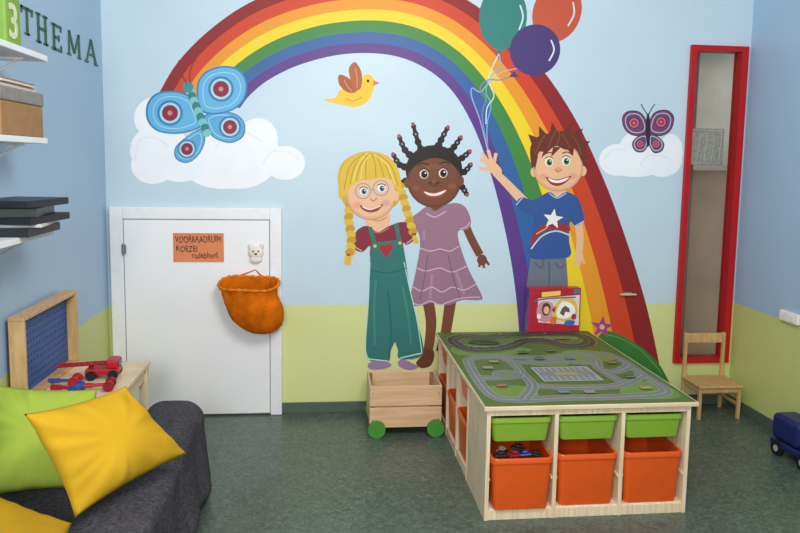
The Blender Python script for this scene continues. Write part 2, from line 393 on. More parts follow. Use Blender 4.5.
p=Paint('painted_bird','small painted yellow bird with orange wings in flight','mural bird',base=.0003)
p.part('bird_body'); p.blob([(323,99),(335,98),(340,90),(350,88),(360,86),(362,78),(368,74),(373,78),(374,84),(373,92),(367,102),(355,107),(343,105),(333,103)],'#efc22c'); p.poly([(373,80),(380,83),(373,86)],'#e07b20'); p.ell(368,81,1.5,1.5,'#1c1c1c')
p.line([(345,98),(353,101),(362,97)],1,'#c8921e')
p.part('bird_wing'); p.blob([(347,92),(339,84),(339,75),(347,77),(355,85),(356,92)],'#a9532e'); p.line([(344,80),(348,87),(352,91)],1,'#d89048')
p.part('bird_wing'); p.blob([(354,90),(350,78),(349,68),(355,62),(361,71),(362,82),(360,89)],'#b25a30'); p.line([(355,68),(357,78),(357,88)],1,'#d89048')
p.done()
def balloon(name_l,c,rx,ry,rot,col,hi,knot,base,strings):
    p=Paint('painted_balloon',name_l,'mural balloon',base=base)
    p.part('balloon_string'); 
    for s_,cc in strings: p.line(s_,1.1,cc)
    p.part('balloon_body'); p.ell(c[0],c[1],rx,ry,col,rot); p.poly([knot,(knot[0]-5,knot[1]+6),(knot[0]+5,knot[1]+6)],col)
    p.line(hi,1.6,'#d8e0e4')
    p.done()
balloon('painted teal green balloon floating above the rainbow',(503,17),24,33,4,'#34807a',[(520,5),(523,17),(519,30)],(499,48),.0004,[([(499,54),(500,66),(490,78),(486,92),(491,105),(487,125),(488,152)],'#6cb0d4'),([(499,54),(492,68),(489,82),(494,96),(487,108),(486,124)],'#d0e2ee')])
balloon('painted orange-red balloon floating beside the others',(557,12),24,31,20,'#c4583e',[(573,2),(574,14),(568,26)],(545,40),.0005,[([(545,44),(522,66),(502,72),(488,84),(480,92),(472,88),(472,98),(480,120),(488,152)],'#9cb2e0')])
balloon('painted dark purple balloon hanging lowest of the three',(535,50),25,26,35,'#4a3c74',[(551,40),(554,50),(549,61)],(514,71),.0006,[([(512,76),(500,80),(488,80),(480,88),(486,98),(482,116),(489,152)],'#7c80cc')])
SK='#ebbb93'
SD_='#c08a62'
p=Paint('painted_girl','painted blonde girl with braids, glasses and teal dungarees','mural figure',base=.0016)
p.part('painted_hair'); p.blob([(338,182),(343,162),(362,152),(382,154),(397,168),(401,190),(395,206),(370,214),(347,208)],'#d4a92e')
p.part('painted_neck'); p.blob([(366,210),(388,210),(388,228),(378,234),(368,230)],SK); p.line([(368,218),(378,221),(387,217)],1,SD_)
p.part('painted_arm'); p.line([(358,240),(354,249),(350,256)],7.5,SK,True,False,6); p.ell(348,258,4,5,SK); p.line([(346,258),(344,264)],2,SK,False); p.line([(348,260),(347,266)],2,SK,False); p.line([(350,259),(350,265)],2,SK,False)
p.part('painted_shirt')
p.blob([(368,226),(378,232),(389,226),(402,222),(410,227),(415,238),(407,245),(403,243),(400,255),(372,258),(370,246),(362,252),(353,247),(355,234),(360,228)],'#822d3a')
p.line([(369,228),(378,233),(389,228)],1,'#c07070'); p.line([(362,251),(353,246)],1.2,'#d0a0a0',False); p.line([(415,237),(406,244)],1.2,'#d0a0a0',False)
p.part('painted_dungarees')
p.poly(catmull([(371,246),(370,262),(369,300),(366,345),(369,360),(388,362),(391,350),(396,340)],False,4)[:-1]+catmull([(398,350),(400,359),(423,354),(417,320),(410,290),(406,262),(403,244)],False,4)+[Vector((397,240)),Vector((373,243))],'#33766f')
p.line([(375,246),(370,227)],4,'#33766f',False); p.line([(400,244),(396,224)],4,'#33766f',False)
p.ell(375,246,1.6,1.6,'#e8c050'); p.ell(400,243,1.6,1.6,'#e8c050')
p.line([(376,280),(374,310),(375,345)],2.2,'#3f877e'); p.line([(402,285),(408,315),(411,345)],2.2,'#3f877e')
p.line([(370,262),(368,300),(365,345),(369,360)],.9,'#bfe0da'); p.line([(404,262),(410,290),(417,320),(422,353)],.9,'#bfe0da'); p.line([(388,290),(391,330),(389,358)],1,'#1f5c58'); p.line([(371,270),(388,273),(406,268)],1,'#1f5c58')
p.line([(369,359),(388,361)],1.2,'#bfe0da',False); p.line([(400,358),(422,353)],1.2,'#bfe0da',False)
p.ell(383,248,3.6,3.4,'#a82a38'); p.ell(389,247,3.6,3.4,'#a82a38'); p.poly([(379.6,249.5),(392.5,248.5),(386.5,258)],'#a82a38')
p.part('painted_braid')
for i in range(9): p.ell(350-1.4*math.sin(i*.8),205+i*5.9,4.8,3.9,'#dfb83a' if i%2 else '#c99a2a',15 if i%2 else -15)
p.line([(347,255),(350,255)],3,'#b43a3a',False); p.poly([(346,256),(351,256),(350,265),(345,264)],'#dfb83a')
p.part('painted_braid')
for i in range(9): p.ell(400+i*1.6,186+i*5.7,4.6,3.7,'#dfb83a' if i%2 else '#c99a2a',15 if i%2 else -15)
p.line([(412,235),(416,234)],3,'#b43a3a',False); p.poly([(412,236),(416,235),(419,243),(414,244)],'#dfb83a')
p.part('painted_shoe'); p.blob([(368,364),(375,361),(388,362),(391,366),(382,369),(370,369)],'#a07ca8')
p.part('painted_shoe'); p.blob([(398,362),(403,359),(412,363),(418,367),(410,370),(400,367)],'#a07ca8')
p.part('painted_face')
p.ell(371,193,25.5,27,SD_); p.ell(371,193,24.8,26.2,'#e0ad85'); p.ell(371.5,192.4,23,24.6,SK); p.ell(396,196,3,5,SK)
p.ell(357,205,5.4,4,'#e9ae8c'); p.ell(357,205,3.6,2.6,'#e6a284'); p.ell(386,203,5.4,4,'#e9ae8c'); p.ell(386,203,3.6,2.6,'#e6a284')
for ex,ey in ((363,191),(381,188)):
    p.ell(ex+.6,ey+.4,4,3.8,'#f4f1ea'); p.ell(ex+1,ey+.5,2.6,3,'#4f84ac'); p.ell(ex+1,ey+.5,1.5,1.8,'#17202c'); p.ell(ex+1.8,ey-.4,.6,.6,'#ffffff')
    p.ring(ex,ey,7.6,7.6,.9,'#8096b4'); p.line([(ex-3.6,ey-2.6),(ex+.6,ey-4.2),(ex+4.8,ey-2.4)],.9,'#6a4a30')
p.line([(370.6,190),(373.4,189.4)],1,'#8096b4',False)
p.line([(370,198),(373,201),(377,198)],1,'#b07850'); p.blob([(360,205),(370,208.5),(383,204),(378,210.5),(370,212.5),(363,210)],'#a03a38'); p.line([(362.5,206.5),(370,209.3),(381,205.6)],1.2,'#f4ece4')
p.part('painted_fringe')
p.blob([(339,197),(340,174),(348,159),(366,152),(386,155),(398,169),(402,192),(396,189),(391,180),(382,178),(372,180),(360,181),(351,186),(346,195)],'#dfb83a')
for q in ([(370,153),(361,164),(356,181)],[(374,153),(384,162),(391,179)],[(365,153),(350,166),(344,190)],[(372,154),(375,164),(376,178)],[(368,153),(366,164),(366,180)],[(378,154),(391,166),(398,186)],[(371,153),(356,164),(350,184)],[(376,154),(380,164),(384,177)]): p.line(q,.8,'#b08628')
for q in ([(368,153),(358,164),(353,182)],[(374,154),(387,165),(395,184)],[(370,154),(363,165),(361,179)]): p.line(q,1.3,'#efd062')
p.done()
BR='#77452f'
p=Paint('painted_girl','painted dark-skinned girl with beaded twists and mauve dress','mural figure',base=.0004)
p.part('painted_hair')
HB='#241814'
sp=[((425,158),(418,142),(413,124)),((416,160),(405,150),(399,136)),((411,168),(400,165),(393,154)),((411,180),(402,183),(396,192)),((436,152),(441,140),(448,127)),((446,156),(454,147),(461,137)),((452,163),(462,158),(470,151)),((455,172),(464,172),(471,164)),((455,182),(462,187),(467,195))]
for q in sp:
    p.line(q,6,HB,True,False,3.5)
    cc=catmull([Vector((*u_,)) for u_ in q],False,5)
    for k in (1,3,5,7,9): p.ell(cc[k].x,cc[k].y,4.6-.22*k,4.4-.22*k,HB)
    p.ell(q[2][0],q[2][1],1.9,1.9,'#b04a5c'); p.ell(cc[7].x,cc[7].y,1.1,1.1,'#7a94b4')
p.ell(434,170,28.5,25,HB)
p.part('painted_arm')
p.line([(463,219),(471,238),(480,255)],8,BR); p.ell(482,260,5,5.5,BR)
for q in ([(481,260),(479,267)],[(483,260),(484,268)],[(485,259),(489,265)]): p.line(q,2.4,BR,False)
p.part('painted_arm'); p.line([(420,220),(412,224),(404,226)],8,BR)
p.part('painted_neck'); p.blob([(428,203),(441,203),(443,212),(434,216),(426,212)],BR)
p.part('painted_leg'); p.line([(428,301),(431,320),(430,338),(427,356)],11.5,BR,True,False,9)
p.part('painted_leg'); p.line([(451,298),(448,318),(445,336),(440,352)],11.5,BR,True,False,9)
p.part('painted_foot'); p.blob([(416,363),(421,356),(424,349),(433,350),(434,358),(430,366),(421,368)],'#6b3a28')
p.part('painted_dress')
p.blob([(419,212),(428,206),(435,211),(445,205),(457,203),(466,208),(471,221),(468,229),(461,230),(458,232),(459,242),(468,268),(482,296),(478,300),(462,300),(448,305),(432,303),(418,306),(410,302),(416,270),(420,246),(418,232),(412,228),(412,218)],'#9b7388')
p.line([(424,230),(424,240)],2.5,'#ab8699',False); p.line([(432,274),(430,298)],3,'#ab8699',False); p.line([(456,272),(464,294)],3,'#ab8699',False)
for q in ([(420,248),(430,251),(440,249),(450,251),(459,246)],[(417,268),(426,271),(440,268),(452,272),(467,266)],[(413,287),(422,291),(432,287),(442,292),(452,287),(464,290),(476,284)],[(426,213),(435,217),(446,211)],[(411,302),(420,305),(430,301),(440,305),(448,302),(462,298),(480,297)],[(460,229),(466,227),(470,222)]): p.line(q,1.1,'#d0b4c2')
p.line([(428,255),(424,280),(420,300)],1,'#82586f'); p.line([(448,255),(454,280),(460,298)],1,'#82586f')
p.part('painted_face')
p.ell(434,180,27.2,27.5,'#47281a'); p.ell(434,180.6,26.4,27,'#6a3b28'); p.ell(434,180,24,25,BR); p.ell(407,183,3,5,BR); p.ell(461,181,3,5,BR)
p.blob([(409,172),(415,157),(434,151),(452,156),(459,171),(449,162),(434,158),(419,163)],HB)
p.ell(434,167,8,3,'#80503a')
for ex,ey in ((424,174),(443,173)):
    p.ell(ex,ey,4.4,4.8,'#e8dece'); p.ell(ex+.3,ey+.3,3.3,3.9,'#3c2216'); p.ell(ex+.3,ey+.3,1.9,2.3,'#120c0a'); p.ell(ex+1.4,ey-1,.8,.8,'#ffffff')
    p.line([(ex-4.6,ey-2.4),(ex,ey-5.2),(ex+4.6,ey-2.4)],1,'#1c100c')
p.line([(418,165),(423,163),(429,165)],1.2,HB); p.line([(439,164),(445,162),(450,164)],1.2,HB)
p.ell(434,181,2.2,1.8,'#85543e'); p.ell(430.5,183,2,1.3,'#57301e'); p.ell(437,183,2,1.3,'#57301e'); p.line([(428,183),(434,186),(440,182)],.9,'#47281a'); p.blob([(421,190),(434,192.5),(448,188),(443,196),(434,199),(426,197)],'#9c3c3c'); p.blob([(424,191.6),(434,193.6),(446,190),(441,194.4),(434,196),(428,195)],'#f0e8dc')
p.ell(416,188,4,2.8,'#8c5038'); p.ell(452,186,4,2.8,'#8c5038')
p.done()
p=Paint('painted_boy','painted waving boy in blue star shirt and grey trousers','mural figure',base=.0007)
p.part('painted_arm')
p.line([(524,202),(509,186),(495,172)],10,SK,True,False,7); p.blob([(499,176),(490,172),(486,164),(491,160),(498,165),(502,171)],SK)
for q in ([(491,166),(480,159)],[(490,164),(482,153)],[(492,163),(488,150)],[(494,163),(496,153)],[(490,170),(479,168)]): p.line(q,3.4,SK,False)
p.part('painted_arm')
p.line([(577,216),(580,236),(579,254)],8.5,SK,True,False,6.5); p.ell(579,257,4.5,5.5,SK)
for q in ([(578,258),(574,265)],[(580,259),(579,267)],[(582,257),(584,264)]): p.line(q,2.6,SK,False)
p.part('painted_neck'); p.blob([(550,184),(564,184),(565,195),(557,200),(549,195)],SK)
p.part('painted_trousers')
p.poly([(531,254),(566,254),(568,285),(567,335),(552,335),(549,280),(546,335),(524,335),(526,290)],'#6d7684'); p.line([(549,262),(549,285),(546,320)],1,'#4a5462'); p.line([(534,262),(542,268),(543,258)],1,'#4a5462'); p.line([(555,262),(560,268),(566,264)],1,'#4a5462')
p.part('painted_shirt')
p.blob([(533,200),(549,192),(557,197),(566,192),(577,197),(582,208),(584,220),(576,226),(570,222),(569,240),(570,256),(550,259),(530,257),(532,235),(533,218),(525,212),(516,204),(522,197)],'#355796')
p.blob([(531,246),(540,234),(553,229),(568,232),(569,226),(554,222),(540,227),(532,236)],'#a0323e'); p.line([(531,249),(542,236),(556,231),(569,235)],1.4,'#d8d6d0'); p.line([(536,234),(545,229),(548,226)],1,'#e0c050')
st=[]
for k in range(10):
    a=math.radians(-90+36*k+8); rr=10.5 if k%2==0 else 4.5; st.append((553+rr*math.cos(a),219+rr*math.sin(a)))
p.poly(st,'#f1ede4')
p.line([(549,193),(557,198),(566,193)],1.2,'#a8c0e8'); p.line([(575,226),(584,221)],1.2,'#a8c0e8'); p.line([(516,205),(523,197)],1.2,'#a8c0e8',False)
p.part('painted_face')
p.ell(534,172,3.5,5,SK); p.ell(583,171,3.5,5,SK)
p.ell(558,167,25,24.5,SD_); p.ell(558,167,24.4,23.8,'#e0ad85'); p.ell(558.5,166.4,22.6,22.2,SK)
p.ell(543,177,5,3.8,'#e9ae8c'); p.ell(573,176,5,3.8,'#e9ae8c'); p.ell(543,177,3.2,2.4,'#e6a284'); p.ell(573,176,3.2,2.4,'#e6a284')
for ex,ey in ((549,162),(566,161)):
    p.ell(ex,ey,4.2,4.8,'#f4f0e8'); p.ell(ex+.4,ey+.4,2.9,3.5,'#5f8450'); p.ell(ex+.4,ey+.4,1.7,2.1,'#16140e'); p.ell(ex+1.3,ey-.8,.7,.7,'#ffffff')
    p.line([(ex-4,ey-3.4),(ex,ey-5.2),(ex+4,ey-3.4)],.9,'#6a3a20')
p.line([(543,155),(549,152.5),(554,154)],1.1,'#6a2f22'); p.line([(562,153.5),(567,152),(572,154.5)],1.1,'#6a2f22')
p.ell(558,169,2.6,2.2,'#e4a480'); p.line([(555,169),(558,172),(562,169)],1,'#b07850'); p.blob([(546,177),(557,179.5),(571,176),(565,183),(557,186),(550,183.5)],'#9c3238'); p.blob([(548.5,178.2),(557,180.5),(569,177.3),(564,181.4),(557,183),(551,181.6)],'#f6f2ea')
p.part('painted_hair')
p.blob([(532,168),(530,152),(532,143),(539,136),(550,133),(562,131),(574,133),(582,140),(586,152),(585,166),(580,158),(575,148),(566,150),(556,146),(546,152),(539,152),(536,162)],'#6a3224',4)
for tri in ([(533,148),(528,134),(541,139)],[(539,142),(539,126),(549,137)],[(548,139),(552,122),(560,136)],[(558,137),(571,122),(570,138)],[(567,138),(583,128),(578,142)],[(576,142),(590,141),(583,152)],[(580,150),(589,157),(584,162)],[(545,148),(541,158),(551,149)],[(553,147),(551,157),(561,147)],[(566,148),(573,156),(574,147)],[(532,158),(535,170),(538,156)]): p.poly(tri,'#6a3224')
for q in ([(556,130),(552,138),(548,148)],[(562,134),(566,140),(570,148)],[(572,135),(578,144),(581,155)],[(545,135),(540,143),(535,154)],[(559,130),(559,138),(557,145)]): p.line(q,1,'#8c4c38')
p.done()
p=Paint('painted_hill','painted green grassy hill at the foot of the rainbow','mural hill',base=.0003)
p.blob([(596,340),(606,331),(622,336),(645,350),(664,372),(668,400),(600,402),(575,370)],'#3d7a3a')
p.line([(604,334),(622,339),(643,352),(662,374)],1.5,'#5a9448')
p.done()
p=Paint('painted_flower','small painted pink star-shaped flower beside the rainbow','mural flower',base=.0004)
st=[]
for k in range(10):
    a=math.radians(-90+36*k+6); rr=12.5 if k%2==0 else 5; st.append((602+rr*math.cos(a),327+rr*math.sin(a)*.95))
p.poly(st,'#a8487c')
p.ell(602,327,2.6,2.6,'#d8b0c0'); 
p.done()
q=PY(627,294,W)
bm=bmesh.new(); bx(bm,q.x-.06,q.x+.06,W-.028,W-.011,q.z-.006,q.z+.006,.003); bx(bm,q.x-.03,q.x+.03,W-.012,W,q.z-.010,q.z+.010,.002); finish(bm,'wall_hook',M('#c8bea8',.4),label='small cream metal wall hook over the rainbow mural',cat='hook')
q=PX(791,317,XR)
bm=bmesh.new(); bx(bm,XR-.03,XR,q.y-.1,q.y+.08,q.z-.035,q.z+.035,.008); bx(bm,XR-.036,XR-.028,q.y-.07,q.y-.01,q.z-.02,q.z+.02,.003)
finish(bm,'wall_socket',M('#efece2',.4),label='white plastic double socket on the side wall',cat='socket')
# ------------------------------------------------------------ play table
FL=PZ(484,521,0); FR=PZ(680,508,0); ang1=math.atan2(FR.y-FL.y,FR.x-FL.x); w=(FR-FL).length
hp=PY(484,406,FL.y).z
BLp=PZ(439,333,hp); FLp=PZ(482,406,hp)
ang2=math.atan2(-(BLp.x-FLp.x),BLp.y-FLp.y)
ang=.3*ang1+.7*ang2
Tt=Matrix.Translation(FL)@Matrix.Rotation(ang,4,'Z'); Ti=Tt.inverted()
bl=Ti@PZ(438,333,hp)
d=bl.y
while (Tt@Vector((w+.03,d+.02,0))).y>W-.03 or (Tt@Vector((-.02,d+.02,0))).y>W-.03: d-=.01
tb=root('play_table',FL,ang,'pine play table with cubby frame and printed green road map top','table')
hb=hp-.022; tp=.03
def unit(wd,dp,T,mat=PINEV):
    bm=bmesh.new(); th=.02
    for x in (0,(wd-th)/3,(wd-th)*2/3,wd-th): bx(bm,x,x+th,0,dp-.006,.0,hb-tp,.0015,T)
    bx(bm,th,wd-th,.012,dp-.006,.035,.055,.0015,T); bx(bm,th,wd-th,.004,.024,0,.05,.0015,T)
    bx(bm,0,wd,0,dp,hb-tp,hb,.0015,T); bx(bm,th,wd-th,dp-.012,dp-.006,.055,hb-tp,0,T)
    for i in range(3):
        x=th+i*(wd-th)/3; x2=(i+1)*(wd-th)/3
        for z in (.20,): bx(bm,x,x+.006,.01,dp-.02,z,z+.012,0,T); bx(bm,x2-.006,x2,.01,dp-.02,z,z+.012,0,T)
    finish(bm,'table_frame',mat,tb)
unit(w,.42,Matrix.Identity(4))
dl=d-.42-.01
unit(dl,.42,Matrix.Translation((0,d,0))@Matrix.Rotation(-math.pi/2,4,'Z'))
unit(dl,.42,Matrix.Translation((w,.43,0))@Matrix.Rotation(math.pi/2,4,'Z'))
bm=bmesh.new(); bx(bm,-.018,w+.03,-.02,d+.015,hb,hp,.004); tt=finish(bm,'tabletop',PINE,tb)
def tplane(u,v,off): return Vector((u*w,v*d,hp+off))
p=Paint('play_mat','','',plane=tplane,base=.001,step=.00005,rough=.55)
p.part('play_mat')
p.poly([(-.012,-.008),(1.02,-.008),(1.02,1.006),(-.012,1.006)],'#526c2e')
for q in ([(.03,.62),(.3,.6),(.5,.68),(.35,.75),(.04,.75)],[(.7,.05),(.97,.04),(.97,.2),(.8,.22)],[(.6,.5),(.9,.5),(.95,.62),(.7,.66)],[(.05,.05),(.25,.04),(.28,.18),(.08,.2)],[(.4,.45),(.6,.44),(.62,.53),(.42,.54)],[(.46,.84),(.58,.86),(.84,.84),(.88,.9),(.6,.91)]): p.blob(q,'#6b8a3a')
G='#727875'; DKR='#3b3f35'
def road(pts,wd=.052,col=G,cl=False):
    p.line(pts,wd+.007,'#989c8c',True,cl); p.line(pts,wd,col,True,cl); p.line(pts,.003,'#b0b2a8',True,cl)
road([(.05,.12),(.05,.45),(.09,.56),(.25,.58),(.5,.56),(.75,.6),(.94,.56),(.95,.3),(.94,.1),(.7,.06),(.4,.06),(.15,.05)],cl=True)
road([(.05,.3),(.2,.3),(.3,.36),(.3,.5),(.26,.58)]); road([(.3,.2),(.45,.17),(.7,.17),(.82,.22),(.95,.3)]); road([(.3,.36),(.3,.2),(.2,.06)])
road([(.78,.2),(.76,.4),(.8,.5),(.78,.59)]); road([(.3,.5),(.45,.48),(.6,.49),(.77,.46)]); road([(.78,.34),(.86,.36),(.95,.42)])
p.ell(.22,.33,.085,.06,'#989c8c'); p.ell(.22,.33,.08,.056,G); p.ell(.22,.33,.035,.026,'#6b8a3a')
p.poly([(.38,.24),(.70,.24),(.70,.42),(.38,.42)],'#aeb2aa'); p.poly([(.388,.247),(.692,.247),(.692,.413),(.388,.413)],'#7c8280')
for i in range(9):
    u=.41+i*.034; p.line([(u,.25),(u,.30)],.004,'#c0c2ba',False); p.line([(u,.36),(u,.41)],.004,'#c0c2ba',False)
p.poly([(.48,.31),(.6,.31),(.6,.35),(.48,.35)],'#9c9668')
tr=[(.08,.74),(.06,.86),(.16,.93),(.3,.9),(.4,.94),(.62,.95),(.88,.94),(.94,.84),(.86,.74),(.72,.74),(.66,.82),(.52,.83),(.42,.76),(.3,.70),(.16,.69)]
p.line(tr,.084,'#a09c8c',True,True); p.line(tr,.076,DKR,True,True); p.line(tr,.003,'#84847c',True,True)
TR=catmull(tr,True,5)
for i in range(0,len(TR),3):
    a=TR[i]; b=TR[(i+1)%len(TR)]; t_=(b-a).normalized(); n_=Vector((-t_.y,t_.x))
    p.line([a+n_*.033,a+n_*.042],.016,'#a03c30',False); p.line([a-n_*.033,a-n_*.042],.016,'#a03c30',False)
p.line([(.16,.81),(.2,.84),(.3,.82),(.32,.79),(.24,.78)],.03,DKR,True,True)
p.poly([(.72,.84),(.82,.84),(.82,.87),(.72,.87)],'#8a6a3c')
for k,(u,v) in enumerate(((.40,.95),(.46,.95),(.56,.955),(.70,.955),(.10,.8),(.9,.88))): p.poly([(u-.012,v-.006),(u+.012,v-.006),(u+.012,v+.006),(u-.012,v+.006)],['#b8a040','#4a6f90','#a03c30'][k%3])
for (u,v,c_) in ((.14,.2,'#8a5a3e'),(.14,.42,'#98875a'),(.66,.53,'#4a6f80'),(.87,.46,'#8a5a3e'),(.86,.14,'#98875a'),(.42,.115,'#5a7a80'),(.55,.11,'#8a8270'),(.42,.63,'#40582a'),(.6,.65,'#40582a'),(.2,.5,'#8a8270'),(.48,.53,'#40582a'),(.86,.27,'#40582a')):
    p.poly([(u-.028,v-.017),(u+.028,v-.017),(u+.028,v+.017),(u-.028,v+.017)],c_); p.line([(u-.028,v),(u+.028,v)],.004,'#a8a494',False)
n_,bmm,L=p.parts[0]
o=finish(bmm,'play_mat',[M(h,.5,.06,25) for h in L],tt,recalc=False,label='green printed road map play surface'); o.location=o.location-tt.location
def binmesh(hw,hd,h,mat,name):
    bm=bmesh.new(); k=.88
    loops=[rrect(hw*k*.97,hd*.92,.02,0),rrect(hw*k,hd*.93,.025,.012),rrect(hw*.95,hd*.97,.028,h-.03),rrect(hw,hd,.03,h-.026),rrect(hw,hd,.03,h-.004),rrect(hw-.003,hd-.003,.03,h),rrect(hw*.95-.006,hd*.95,.026,h),rrect(hw*k-.006,hd*.9,.02,.012)]
    loft(bm,loops)
    return bm
OR=M('#de5818',.32,.04,spec=.5); GR=M('#82ac34',.35,.04,spec=.5)
cw=(w-.02)/3-.02
def put_bin(x,y,z,hw_,h,mat,lab,grp,tilt=0,rot=0):
    bm=binmesh(hw_,.19,h,mat,'storage_bin')
    T=Tt@Matrix.Translation((x,y,z))@Matrix.Rotation(rot,4,'Z')@Matrix.Rotation(tilt,4,'X')
    o=finish(bm,'storage_bin',mat,smooth=True,label=lab,cat='storage bin',group=grp,base=True,mw=T)
    mod=o.modifiers.new('e','EDGE_SPLIT'); mod.split_angle=math.radians(40)
    return o
oh=.25*hb/.53; 
for i in range(3):
    x=.02+i*(w-.02)/3+cw/2
    put_bin(x,.19 if i else .165,.058,cw/2-.004,oh,OR,'deep orange plastic bin full of small toys' if i==0 else 'deep orange plastic bin in the play table','bins under the play table')
    put_bin(x,.205,hb-tp-.128-.012,cw/2-.004,.122,GR,'shallow lime green plastic tray under the tabletop','trays under the play table',)
cl_=(dl-.02)/3-.02
for i in range(3):
    y=d-(.02+i*(dl-.02)/3+cl_/2)
    put_bin(.19,y,.058,cl_/2-.004,oh*.95,OR,'deep orange plastic bin on the side of the play table','bins on the side of the play table',0,math.pi/2)
    if i!=1: put_bin(.20,y,hb-tp-.13,cl_/2-.006,.12,OR,'shallow orange plastic tray on the side of the play table','trays on the side of the play table',0,math.pi/2)
for i,(x,y,cc,s) in enumerate(((.085,.045,'#2a2d36',.024),(.15,.04,'#8a2a30',.026),(.215,.05,'#2d3f7a',.024),(.26,.05,'#23252a',.022),(.11,.12,'#b8b0a4',.02),(.19,.12,'#3a3a3e',.026))):
    bm=bmesh.new(); bx(bm,-s*1.3,s*1.3,-s*.7,s*.7,s*.3,s*.9,.006); bx(bm,-s*.6,s*.7,-s*.6,s*.6,s*.9,s*1.5,.006)
    for a in (-.8,.8):
        for b_ in (-1,1): cyl(bm,(a*s,b_*s*.75,s*.3),(a*s,b_*s*.55,s*.3),s*.32,mi=1,seg=12)
    T=Tt@Matrix.Translation((x,y,.058+oh-.024))@Matrix.Rotation(.4*math.sin(i*1.9),4,'Z')@Matrix.Rotation(.25*math.sin(i*2.7),4,'Y')
    finish(bm,'toy_car',[M(cc,.35),M('#15151a',.6)],label='small toy car lying in the orange bin',cat='toy car',group='toys in the orange bin',base=True,mw=T)
# ------------------------------------------------------------ toy box on table
a=PZ(529,331,hp+.004); by=min(a.y,W-.13)
A=PY(528,331,by);Bp=PY(580,331,by); bh=PY(550,289,by).z-hp
bw=Bp.x-A.x
tbx=root('toy_box',(A.x,by,hp+.0042),math.radians(2),'colourful red and white cardboard toy box standing on the play table','toy box')
bm=bmesh.new(); bx(bm,0,bw,0,.075,0,bh,.002); finish(bm,'box_body',M('#b8283a',.3),tbx)
def bplane(u,v,off): return Vector((u*bw,-off,v*bh))
p=Paint('box_print','','',plane=bplane,base=.0005,step=.0001); p.part('box_print')
p.poly([(.02,.02),(.98,.02),(.98,.98),(.02,.98)],'#e0d4cc'); p.poly([(.02,.76),(.98,.84),(.98,.98),(.02,.98)],'#b82334'); p.poly([(.02,.02),(.98,.02),(.98,.14),(.02,.24)],'#b42a3a'); p.poly([(.02,.02),(.2,.02),(.16,.98),(.02,.98)],'#b42a3a')
p.blob([(.18,.3),(.35,.22),(.52,.35),(.45,.65),(.26,.7),(.16,.55)],'#d0909c'); p.blob([(.5,.3),(.85,.24),(.95,.5),(.85,.74),(.6,.74),(.48,.5)],'#e6be4c'); p.blob([(.25,.5),(.3,.38),(.38,.4),(.42,.55),(.36,.66),(.28,.64)],'#5a3a34'); p.ell(.34,.5,.055,.09,'#e8b890'); p.blob([(.55,.35),(.72,.3),(.9,.42),(.84,.62),(.66,.7),(.56,.55)],'#f4f2ee'); p.poly([(.60,.42),(.68,.36),(.71,.46),(.80,.44),(.78,.54),(.70,.60),(.64,.54)],'#6c5a50'); p.ell(.88,.34,.05,.07,'#b8323e'); p.poly([(.24,.8),(.6,.84),(.6,.94),(.24,.91)],'#f0d058'); p.blob([(.7,.16),(.86,.14),(.9,.24),(.74,.26)],'#3d6fb8'); p.blob([(.42,.2),(.52,.18),(.54,.32),(.44,.34)],'#d87838'); p.line([(.1,.72),(.4,.77),(.9,.79)],.03,'#48689c')
p.poly([(.86,.86),(.97,.87),(.97,.97),(.86,.97)],'#3a78b0'); p.ell(.2,.36,.04,.06,'#f4f2ee'); p.poly([(.44,.5),(.5,.44),(.52,.6)],'#b42a3a')
n_,bmm,L=p.parts[0]; finish(bmm,'box_print',[M(h,.3) for h in L],tbx,recalc=False)
bm=bmesh.new(); bx(bm,-.001,.0,.003,.072,.01,bh-.01,0); finish(bm,'box_side_print',M('#5a4a9c',.3,.3,12),tbx)
# ------------------------------------------------------------ crate on wheels
yc=PZ(378,437,0).y; x0=PY(369.5,420,yc).x; x1=PY(441.5,420,yc).x; ct=PY(404,386,yc).z; dep=min(.34,W-.05-yc)
lim=(Tt@Vector((-.022,(Ti@Vector((x1,yc+dep,0))).y,0))).x
x1=min(x1,lim)
cwd=x1-x0
cr=root('toy_crate',(x0,yc,0),0,'open pine crate on green wheels against the wall','crate')
bm=bmesh.new(); zt=ct; zb_=.06; th=.014; hm=(zb_+zt)/2
for y in (0,dep-th):
    bx(bm,0,cwd,y,y+th,zb_,hm-.005,.003); bx(bm,0,cwd,y,y+th,hm+.005,zt,.003)
for x in (0,cwd-th):
    bx(bm,x,x+th,th,dep-th,zb_,hm-.005,.003); bx(bm,x,x+th,th,dep-th,hm+.005,zt,.003)
finish(bm,'crate_panel',CRATE,cr)
bm=bmesh.new(); bx(bm,th,cwd-th,th,dep-th,zb_,zb_+.01,0)
for x in (th,cwd-th-.02):
    for y in (th,dep-th-.02): bx(bm,x,x+.02,y,y+.02,zb_+.01,zt-.01,.001)
finish(bm,'crate_floor',M('#8f7452',.6,.15,12),cr)  # floor and corner posts coloured darker to stand for shade inside the crate
for x in (.05,cwd-.05): 
    bm=bmesh.new(); cyl(bm,(x,-.02,.055),(x,dep+.02,.055),.006); finish(bm,'axle',M('#8a8a86',.35,metal=.7),cr)
for x in (.02,cwd-.02):
    for z in (zb_+.05,zt-.05):
        bm=bmesh.new(); sph(bm,(x,-.001,z),.005,(1,.4,1),seg=8); finish(bm,'screw',M('#8a8a86',.35,metal=.7),cr)
for x in (.045,cwd-.04):
    for y in (-.026,dep+.004):
        bm=bmesh.new(); cyl(bm,(x,y,.056),(x,y+.02,.056),.056,seg=28); cyl(bm,(x,y-.004,.056),(x,y,.056),.02,seg=16)
        finish(bm,'wheel',M('#4a8f3a',.4),cr,label='green wooden wheel')
